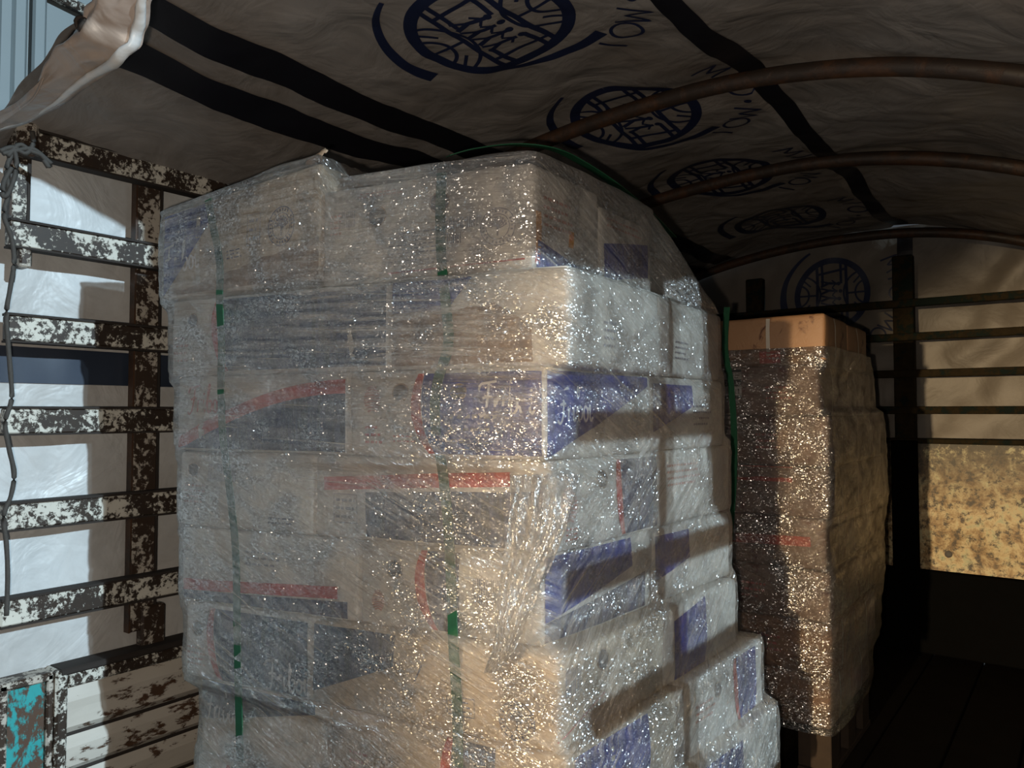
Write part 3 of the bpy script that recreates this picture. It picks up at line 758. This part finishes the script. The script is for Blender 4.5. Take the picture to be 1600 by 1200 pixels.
# near pallet: layer outlines measured bottom (0) to top (7)
LZ = [0.145, 0.322, 0.500, 0.677, 0.852, 1.030, 1.207, 1.390, 1.598]
LEFT = [308, 314, 290, 284, 281, 277, 268, 254]
CORN = [893, 885, 872, 848, 862, 852, 888, 832]
CT   = [1.40, 1.40, 1.41, 1.46, 1.44, 1.42, 1.38, 1.44]
RGT  = [1214, 1190, 1150, 1140, 1140, 1130, 1124, 1018]
RX   = [-0.70, -0.735, -0.77, -0.79, -0.80, -0.80, -0.81, -0.85]
PYL = [1175, 1075, 965, 855, 745, 625, 500, 385]
PYC = [1270, 1190, 1060, 930, 795, 645, 490, 330]
PYR = [1040, 980, 900, 830, 760, 690, 610, 470]
SPL = [.62, .42, .40, .55, .42, .53, .62, .49]
def horiz(px, py, t):
    r = ray(px, py); k = math.hypot(1, 0); f = -0.6*r.x+0.8*r.y
    return Vector((r.x, r.y))*(t/f)
quads = []
for i in range(8):
    A = horiz(LEFT[i], PYL[i], 1.84); B = horiz(CORN[i], PYC[i], CT[i])
    r = ray(RGT[i], PYR[i]); R = Vector((r.x, r.y))*(RX[i]/r.x)
    D = R+(A-B)*0.98; D.x = max(D.x, -1.98)
    quads.append([A, B, R, D])
def lerp2(a, b, t): return a+(b-a)*t
def split_quad(Q, s, dsp):
    A, B, R, D = Q; F = lerp2(A, B, s); K = lerp2(D, R, s); g = 0.002
    ML, MR, MM = lerp2(A, D, dsp), lerp2(B, R, dsp), lerp2(F, K, dsp)
    gx_ = (B-A).normalized()*g; gy_ = (R-B).normalized()*g
    return ([A, F-gx_, MM-gx_-gy_, ML-gy_], [F+gx_, B, MR-gy_, MM+gx_-gy_], [MM+gx_+gy_, MR+gy_, R, K+gx_], [ML+gy_, MM-gx_+gy_, K-gx_, D])
W = 'white'
F = {}  # layer -> (front-left spec, front-right spec, right face of front-right, right face of rear-right)
END = lambda h1=(.45, .62): [('hole', h1[0], h1[1], .017)]
F[7] = (('buff', [('blue', 0, .33, .02, .75, .98, .98), ('word', .01, .30, .062, 'letter'), ('tape', .24, .012), ('stamp', .78, .52, .036, 'ink'), ('frame', .58, .40, .035, .06, 'lightink'), ('text', .45, .30, .05, .022, 3, 'ink'), ('bare', .05, 1, .02, .05, .36, 'kraft')]),
        (W, [('hole', .30, .66, .021), ('hole', .60, .72, .021), ('bar', .62, .44, .085, .022, 'lightink'), ('bar', .10, .58, .045, .035, 'lightink'), ('text', .05, .5, .03, .05, 4, 'pink'), ('text', .36, .12, .14, .072, 9, 'lightink'), ('bar', .64, .30, .03, .02, 'ink'), ('stamp', .86, .42, .036, 'lightink'), ('line', .35, .97, .07, .10, .003, 'redletter'), ('text', .2, .86, .12, .014, 2, 'pink')]),
        [('patch', .03, .09, .12, .55, 'orange'), ('patch', .03, .09, .06, .2, 'red'), ('patch', .45, .52, .30, .46, 'orange'), ('blue', .05, .7, .02, .02, .28, .12), ('patch', .6, .85, .04, .13, 'red'), ('text', .12, .4, .1, .07, 4, 'pink')],
        [('blue', .05, .9, .1, .3, .55, .75), ('text', .1, .75, .2, .03, 2, 'pink')])
F[6] = ((W, [('hole', .12, .72, .016), ('text', .02, .15, .05, .07, 4, 'pink'), ('crescent', .22, 1, 'slate'), ('patch', .40, .80, .15, .72, 'slate'), ('text', .42, .2, .2, .07, 6, 'lightink'), ('line', .82, .86, .98, .15, .012, 'tape')]),
        (W, [('blue', 0, .36, .62, .62, .98, .98), ('blue', .36, .50, .62, .98, .98, .98), ('bare', 0, .62, .02, .52, .66, 'kraft'), ('bare', .62, .82, .02, .66, .40, 'kraft')]),
        [('text', .3, .2, .05, .06, 4, 'lightink')], [('text', .2, .2, .1, .05, 4, 'lightink')])
F[5] = ((W, [('word', .08, .52, .060, 'redletter'), ('swoosh', 0, 1, .18, .92), ('tape', .15, .02)]),
        (W, [('hexa', .14, .66, .024), ('text', .10, .12, .045, .045, 3, 'redletter'), ('text', .26, .15, .055, .02, 2, 'redletter'), ('hole', .30, .74, .018), ('crescent', .36, 1, 'blue'), ('hole', .60, .74, .016), ('word', .70, .50, .060, 'letter'), ('frame', .55, .1, .12, .08, 'lightink')]),
        [('blue', 0, .55, .02, .5, .98, .98), ('word', .08, .42, .062, 'letter'), ('blue', .55, .95, .5, .85, .98, .98)], [('blue', 0, .5, .25, .6, .9, .9), ('text', .5, .3, .12, .06, 4, 'ink')])
F[4] = ((W, [('hole', .12, .76, .017), ('bar', .24, .62, .09, .04, 'lightink'), ('text', .05, .3, .08, .05, 4, 'pink'), ('text', .7, .1, .08, .02, 2, 'ink')]),
        (W, [('line', .05, .85, .66, .80, .028, 'red'), ('slate', .25, .97, .05, .04, .58, .68), ('frame', .1, .2, .06, .06, 'lightink')]),
        [('hexa', .12, .5, .03), ('hole', .40, .75, .018), ('crescent', .52, 1, 'slate'), ('text', .1, .1, .05, .03, 3, 'redletter')], [('text', .1, .5, .2, .06, 4, 'pink')])
F[3] = ((W, [('line', .02, .9, .22, .34, .026, 'red'), ('slate', .02, .95, .02, .02, .14, .24), ('text', .4, .55, .1, .04, 3, 'lightink')]),
        (W, [('hole', .22, .70, .018), ('hexa', .12, .3, .018), ('crescent', .34, .60, 'slate'), ('bar', .66, .4, .08, .05, 'lightink')]),
        [('blue', 0, .75, .25, .62, .98, .98), ('slate', 0, .9, .02, .05, .25, .5)], [('blue', .0, .4, .3, .5, .9, .9)])
F[2] = ((W, [('hole', .12, .66, .017), ('crescent', .20, 1, 'slate'), ('word', .68, .08, .062, 'letter'), ('text', .03, .15, .06, .05, 4, 'pink')]),
        ('buff', [('slate', 0, .38, .15, .62, .98, .98), ('frame', .60, .22, .06, .035, 'ink'), ('stamp', .86, .28, .036, 'ink'), ('line', .47, .5, .5, .7, .003, 'ink')]),
        [('hole', .35, .78, .020), ('line', .0, .35, .12, .42, .003, 'redletter'), ('bar', .05, .55, .05, .05, 'lightink')], [('blue', .1, .5, .02, .02, .8, .95)])
F[1] = (('buff', [('slate', 0, .9, .45, .85, .98, .98), ('word', .05, .50, .058, 'letter')]),
        ('buff', [('hole', .42, .30, .018), ('text', .1, .3, .06, .05, 3, 'pink'), ('crescent', .52, .75, 'slate'), ('word', .60, .10, .05, 'letter')]),
        [('blue', .05, .62, .02, .35, .98, .98), ('word', .08, .28, .07, 'letter'), ('tape', .30, .012)], [('text', .1, .4, .1, .05, 3, 'pink'), ('hole', .35, .7, .018), ('crescent', .55, .9, 'blue')])
F[0] = ((W, [('hole', .10, .72, .017), ('crescent', .15, .9, 'slate'), ('text', .03, .2, .05, .05, 3, 'pink')]),
        (W, [('hole', .25, .8, .018), ('crescent', .42, 1, 'blue'), ('word', .62, .60, .05, 'letter')]),
        [('blue', .0, .3, .02, .02, .98, .98), ('hole', .45, .72, .018), ('crescent', .6, 1, 'blue')], [('blue', .0, .5, .02, .4, .9, .9)])
LOOK = {7: ('tilted buff carton with blue corner', 'white carton with two round hand holes'),
        6: ('white carton with red crescent and slate side', 'carton with worn brown front'),
        5: ('white carton with red swoosh', 'half white half blue carton'),
        4: ('plain white carton with a hand hole', 'carton with red line over dark blue'),
        3: ('white carton with red line at foot', 'white carton with red crescent'),
        2: ('white carton with lettered dark side', 'buff carton with round tree stamp'),
        1: ('dark blue lettered carton', 'buff carton with blue side'),
        0: ('white carton with red crescent', 'blue lettered carton')}
GRP = 'cartons stacked on the near pallet'
tl7 = lambda u, v, w_: (0.07*u)*(.25+.75*w_)*(1-0.3*v)
for i in range(8):
    z0, z1 = LZ[i]+0.0015, LZ[i+1]-0.0015
    q = split_quad(quads[i], SPL[i], 0.5); fl_, fr_, rr_, br_ = F[i]
    row = ROW[i]
    nm = 'of the near pallet'
    rnd = random.Random(i)
    first = carton(q[0], z0, z1, 10+i, fl_[0], fl_[1], label=LOOK[i][0]+', near stack '+row+', left', group=GRP, left=[('text', .3, .3, .1, .06, 4, 'pink')], tilt=tl7 if i == 7 else None)
    carton(q[1], z0, z1, 30+i, fr_[0], fr_[1], rr_, label=LOOK[i][1]+', near stack '+row+', right', group=GRP, bulge=.008)
    carton(q[2], z0, z1-(0.025 if i == 7 else 0), 50+i, W, [], br_, label='white carton behind the front right corner of the near stack, '+row, group=GRP)
    carton(q[3], z0, z1-(0.02 if i == 7 else 0), 70+i, W, [], [], [('hole', .5, .6, .018)], label='white carton at the back left of the near stack, '+row, group=GRP)
c7, root7 = first
m = MB()
def TF(u, v):
    x = c7.wf-.045+.05*u; b0 = c7.P(2*min(x, c7.wf-.002)/c7.wf-1, -1, 1, .001)
    return (b0.x+.010*v*v, b0.y+.012*v-.006*math.sin(v*3), b0.z+.030*v*(1-.5*abs(u-.6))+.004*NZ(u*7, v*5)+.006)
m.grid(TF, 12, 8); tf = m.build('torn_flap', M['kraft'], root7, smooth=True)
sd = tf.modifiers.new('thick', 'SOLIDIFY'); sd.thickness = .004
Q7 = quads[7]; fr = lerp2(Q7[0], Q7[1], .40); fr2 = lerp2(Q7[0], Q7[1], .475)

def wood_pallet(Q, z0, z1, label, wm):
    r = empty('pallet', (sum(p[0] for p in Q)/4, sum(p[1] for p in Q)/4, z0)); tag(r, label, 'pallet')
    x0 = min(p[0] for p in Q)+.02; x1 = max(p[0] for p in Q)-.01; y0 = min(p[1] for p in Q)+.03; y1 = max(p[1] for p in Q)-.02
    n = 7
    for k in range(n):
        a = y0+(y1-y0)*k/n
        m = MB(); m.box((x0, a+.008, z1-.022), (x1, a+(y1-y0)/n-.008, z1-.001), .002); m.build('deck_board', M[wm], r)
    for cxx in (x0, (x0+x1)/2-.05, x1-.1):
        m = MB(); m.box((cxx, y0, z0+.001), (cxx+.1, y1, z0+.022), .002); m.build('base_board', M[wm], r)
        for cy_ in (y0+.01, (y0+y1)/2-.05, y1-.12):
            m = MB(); m.box((cxx, cy_, z0+.023), (cxx+.1, cy_+.1, z1-.023), .002); m.build('block', M[wm], r)
wood_pallet(quads[0], 0, .145, 'wooden pallet under the near stack of white and blue cartons', 'wood')

# ---------------------------------------------------------------- stretch film
def sm(t): t = max(0, min(1, t)); return t*t*(3-2*t)
def outline_at(quads_, LZ_, z, blend=0.03):
    n = len(quads_); i = 0
    while i < n-1 and z > LZ_[i+1]: i += 1
    Q = [Vector(p) for p in quads_[i]]
    if quads_ is quads and i == n-1:      # film drawn from the top carton down to the row beneath it
        t = min(1, (z-LZ_[i])/(LZ_[i+1]-LZ_[i])); Q[2] = lerp2(Vector(quads_[i-1][2]), Q[2], t)
        return Q
    c = sum(Q, Vector((0, 0)))/4
    for b, j in ((LZ_[i], i-1), (LZ_[i+1], i+1)):
        if 0 <= j < n and abs(z-b) < blend:
            t = sm(1-max(0, abs(z-b)-.004)/blend)
            for k in range(4):
                o = Vector(quads_[j][k])
                if (o-c).length > (Q[k]-c).length: Q[k] = lerp2(Q[k], o, t)
    return Q
def film(name, quads_, LZ_, ztop, zbot, mat, label, off, nz=150, ncol=340, amp=.0035, dome=.014, bulgef=None, sink=.004, topcap=True, slack=0):
    m = MB(); uv = []
    def ring(z, shrink=0.0):
        Q = outline_at(quads_, LZ_, min(z, ztop)); c = sum(Q, Vector((0, 0)))/4; pts = []
        # sink at layer joints
        dmin = min(abs(z-b) for b in LZ_); s_in = sink*max(0, 1-dmin/.016) if z < ztop-.01 else 0
        edges = [(Q[k], Q[(k+1) % 4]) for k in range(4)]; L = [(b-a).length for a, b in edges]; per = sum(L)
        out = []
        for c_i in range(ncol):
            s = c_i/ncol*per; k = 0
            while k < 3 and s > L[k]: s -= L[k]; k += 1
            a, b = edges[k]; t = s/L[k]; p = lerp2(a, b, t)
            d = (b-a).normalized(); nn = Vector((d.y, -d.x))
            o = off + 0.010*4*t*(1-t) - s_in
            # round the corner
            e = min(s, L[k]-s); 
            if e < .02:
                o -= 0.004*(1-e/.02)
                cn = (p-c).normalized(); nn = nn.lerp(cn, .5*(1-e/.02)).normalized()
            su = c_i/ncol*per
            if bulgef: o += bulgef(k, t, z)
            o += .002 + amp*.5 + amp*NZ(su*9, z*12+su*3, 1.5) + amp*.7*NZ(su*4+z*9, z*40-su*12, 2.7)
            out.append((p+nn*o, su))
        return out, c
    rows = []
    for j in range(nz+1):
        z = zbot+(ztop-zbot)*j/nz; pts, c = ring(z)
        rows.append([(Vector((p.x, p.y, z+(tops(p.x, p.y)*(sm((z-LZ_[-2])/(ztop-LZ_[-2]))) if tops else 0))), (su, z)) for p, su in pts])
    if topcap:
        pts, c = ring(ztop)
        for j in range(1, 9):
            t = j/8; s = math.cos(t*math.pi/2*.98); zz = ztop+dome*math.sin(t*math.pi/2)
            if j < 3: s = 1-.02*j*j
            else: s = 1-.05-(.93)*((j-2)/6)
            rows.append([((lambda q: Vector((q.x, q.y, zz+.012*NZ(q.x*8, q.y*8)+(tops(q.x, q.y) if tops else 0))))(c+(p-c)*s), (su, zz+(1-s)*.5)) for p, su in pts])
    for r in rows:
        for p, u in r: m.v.append(tuple(p)); uv.append(u)
    for j in range(len(rows)-1):
        for i in range(ncol-1):
            a = j*ncol+i; m.f.append((a, a+1, a+ncol+1, a+ncol))
        a = j*ncol+ncol-1; m.f.append((a, j*ncol, (j+1)*ncol, a+ncol))
    m.uv = uv
    root = empty(name, tuple((quads_[0][0].x, quads_[0][0].y, zbot))); tag(root, label, 'wrap')
    m.build('wrap_sheet', mat, root, smooth=True)
    return root
def tops(x, y):
    # front left carton is tilted; follow it
    A, B = quads[7][0], quads[7][1]; d = B-A; t = ((Vector((x, y))-A).dot(d))/d.length_squared
    if y > 2.3: return 0
    return .07*max(0,t)/.49 if t < .49 else max(.012, .07*(1-(t-.49)/.06))
film1 = film('film_wrap', quads, LZ, LZ[8]+.005, .10, M['film'], 'clear stretch film wrapped tightly round the near pallet of cartons', .007)
# crumpled film tail hanging off the corner
m = MB(); uv = []
path = catmull([onT(x, y, t) for x, y, t in [(852, 742, 1.405), (846, 790, 1.375), (832, 850, 1.37), (815, 910, 1.375), (800, 960, 1.37), (788, 1010, 1.372), (765, 1050, 1.385)]], 8)
n = len(path); K = 40
for i, p in enumerate(path):
    t = i/(n-1); wd = .055*(1-t)**.9+.010
    for k in range(K+1):
        v = k/K*2-1
        dp = .014*abs(math.sin(v*9+t*3+NZ(t*5, v*2)*2))*(1-.5*t)
        q = p+Vector((.8, .6, 0))*(v*wd)+Vector((.6, -.8, 0))*dp+Vector((0, 0, .006*NZ(v*6, t*9)))
        m.v.append(tuple(q)); uv.append((v*wd*3, q.z))
for i in range(n-1):
    for k in range(K): a = i*(K+1)+k; m.f.append((a, a+1, a+K+2, a+K+1))
m.uv = uv; m.build('loose_tail', M['film'], film1, smooth=True)

# ---------------------------------------------------------------- straps
def strap(name, pts, nrm, wd, label, n=8):
    P = catmull(pts, n); m = MB(); b = 0
    for i, p in enumerate(P):
        d = (P[min(i+1, len(P)-1)]-P[max(i-1, 0)]).normalized(); a = d.cross(Vector(nrm)).normalized()*wd/2; t = Vector(nrm)*.0012
        for q in (p-a+t, p+a+t, p+a-t, p-a-t): m.v.append(tuple(q))
    for i in range(len(P)-1):
        for k in range(4): m.f.append((i*4+k, i*4+(k+1) % 4, i*4+4+(k+1) % 4, i*4+4+k))
    m.f.append((3, 2, 1, 0)); e = (len(P)-1)*4; m.f.append((e, e+1, e+2, e+3))
    return tag(m.build(name, M['strap'], smooth=False), label, 'strap', 'green binding straps')
def front_pt(px, py, off):
    # point on the front face of the near stack plus offset towards the viewer
    r = ray(px, py); z = H
    best = None
    for it in range(6):
        Q = outline_at(quads, LZ, z); A, B = Q[0], Q[1]; d = (B-A).normalized(); nn = Vector((d.y, -d.x)); tt = (Vector((r.x, r.y))*1.5-A).dot(d)/(B-A).length; tt = max(0, min(1, tt)); A2 = A+nn*(off+.04*tt*(1-tt))
        # ray t: (r.x,r.y)*t on line A2 + s d
        den = r.x*nn.x+r.y*nn.y; t = (A2.x*nn.x+A2.y*nn.y)/den; z = H+r.z*t
    return Vector((r.x*t, r.y*t, z))
so = .0
nf = Vector((.19, -.98, 0))
pl = [front_pt(x, y, .002) for x, y in [(375, 1190), (372, 1060), (370, 960), (368, 860), (358, 760), (348, 680), (345, 600), (346, 540), (343, 470), (343, 410), (332, 350), (325, 312)]]
strap('strap', pl, nf, .020, 'dark green strap down the left of the near stack')
pr = [front_pt(x, y, .004) for x, y in [(716, 1198), (714, 1100), (708, 1000), (706, 940), (700, 820), (692, 740), (680, 660), (683, 600), (700, 540), (697, 480), (690, 410), (688, 340), (690, 270)]]
last = pr[-1]; top = LZ[8]+.045
strap('strap', pr, nf, .022, 'green strap down the middle of the near stack, past the hand holes')
strap('strap', [onT(700, 244, 1.70), onT(740, 233, 1.72), onT(800, 226, 1.76), onT(860, 232, 1.80), onT(905, 252, 1.88), onT(960, 288, 2.0), onT(1010, 330, 2.15), onT(1050, 370, 2.3)], (0.2, 0, .98), .03, 'dark green strap arching over the top right edge of the near stack')

# ---------------------------------------------------------------- far pallet
Z2 = [0.163+0.158*k for k in range(9)]
q2 = []
offs = [0, .006, .004, -.006, .006, .008, -.018, .0]
for i in range(8):
    o = offs[i]; bk = [.58, .66, .74, .80, .80, .80, .76, .62][i]
    q2.append([Vector((-1.64+o, 2.45)), Vector((-.64+o, 2.45)), Vector((-.655+o, 2.45+bk)), Vector((-1.64+o, 2.45+bk))])
GR2 = 'brown cartons stacked on the far pallet'
for i in range(8):
    z0, z1 = Z2[i]+.001, Z2[i+1]-.001; sp = .55 if i % 2 else .45
    q = split_quad(q2[i], sp, .5)
    row = ROW[i]
    mt = 'brown' if i in (7, 0, 1) else 'redbrown'
    fr_items = [('text', .5, .3, .08, .06, 3, 'redletter'), ('tape', .35, .010)] if i != 7 else [('patch', .55, .70, .05, .30, 'red'), ('tape', .60, .012), ('text', .62, .1, .04, .03, 2, 'letter')]
    if i == 3: fr_items = [('line', .3, .9, .5, .55, .03, 'red'), ('tape', .35, .01)]
    if i == 4: fr_items = [('line', .3, .8, .85, .85, .05, 'red')]
    if i == 6: fr_items = [('text', .7, .3, .08, .05, 3, 'redletter')]
    adj = {7: 'bare brown', 0: 'brown'}.get(i, 'reddish brown')
    carton(q[1], z0, z1, 110+i, mt, fr_items, [('tape', .35, .012)], label=adj+' carton at the front right corner of the far stack, '+row, group=GR2, bulge=.005)
    carton(q[0], z0, z1, 130+i, mt, [], [], label=adj+' carton at the front left of the far stack, '+row, group=GR2)
    carton(q[2], z0, z1-.002, 150+i, mt, [], [('tape', .4, .01)], label=adj+' carton at the back right of the far stack, '+row, group=GR2)
wood_pallet([Vector(p) for p in q2[0]], 0, .163, 'wooden pallet under the far stack of brown cartons', 'darkwood')
tops_keep = tops; tops = None
def bul(k, t, z):
    if k == 1: # right face balloons out in the middle, tucks in low and high
        zz = (z-.2)/1.1; return .018*max(0, math.sin(math.pi*min(1, max(0, zz*.85+.1))))*sm(t*1.4)
    return 0
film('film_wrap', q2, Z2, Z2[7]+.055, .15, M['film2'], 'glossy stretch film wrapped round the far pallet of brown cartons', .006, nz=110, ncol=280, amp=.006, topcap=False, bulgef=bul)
# weight label on the far stack
lb = onY(1146, 600, 2.437)
m = MB(); cxl, czl = lb.x, lb.z
m.grid(lambda u, v: (cxl-.028+.056*u, 2.4335, czl-.046+.092*v), 2, 2); lr = m.build('weight_label', M['sticker'])
tag(lr, 'white and black weight label on the front of the far stack', 'label')
S = lambda a, b: (cxl+a, 2.4325, czl+b)
m = MB(); region(m, S, -.028, .028, .038, .046, 2, 1); region(m, S, -.028, .028, -.008, .014, 2, 1); region(m, S, -.028, .028, -.046, -.038, 2, 1)
textlines(m, S, -.024, .018, .048, .018, 3, random.Random(3)); barcode(m, S, -.022, -.032, .044, .016, random.Random(4)); m.build('label_print', M['blackink'], lr)
def label_text(body, size, x, z, mat, par):
    cu = bpy.data.curves.new('lettering', 'FONT'); cu.body = body; cu.size = size; cu.extrude = .0003
    o = bpy.data.objects.new('lettering', cu); C.objects.link(o); dg = bpy.context.evaluated_depsgraph_get()
    me = bpy.data.meshes.new_from_object(o.evaluated_get(dg)); bpy.data.objects.remove(o)
    ob = bpy.data.objects.new('lettering', me); C.objects.link(ob); me.materials.append(mat)
    ob.parent = par; ob.rotation_euler = (math.radians(90), 0, 0); ob.location = Vector((x, 2.4315, z))-par.location
label_text('2,43 kg', .018, cxl-.026, czl-.003, M['letter'], lr)
strap('strap', [onY(1136, 480, 2.425), onY(1133, 545, 2.425), onY(1142, 600, 2.425), onY(1147, 680, 2.425), onY(1146, 760, 2.425), onY(1140, 850, 2.425), onY(1140, 960, 2.425)], (0, -1, 0), .020, 'green strap hanging down the left edge of the far stack')

# wrinkled white bag end on the bed under the near stack's left corner
m = MB()
bp = onX(300, 1196, -1.85)
def PB(u, v):
    a = 2*math.pi*u; b = math.pi*(v-.5); k = 1+.15*NZ(math.cos(a)*2, math.sin(a)*2, v*3)
    return (-1.86+.10*k*math.cos(a)*math.cos(b), 1.03+.16*k*math.sin(a)*math.cos(b), .10+.095*k*math.sin(b))
m.grid(PB, 40, 20); tag(m.build('plastic_sack', M['bag'], smooth=True), 'crumpled white plastic sack on the bed at the foot of the near stack', 'sack')
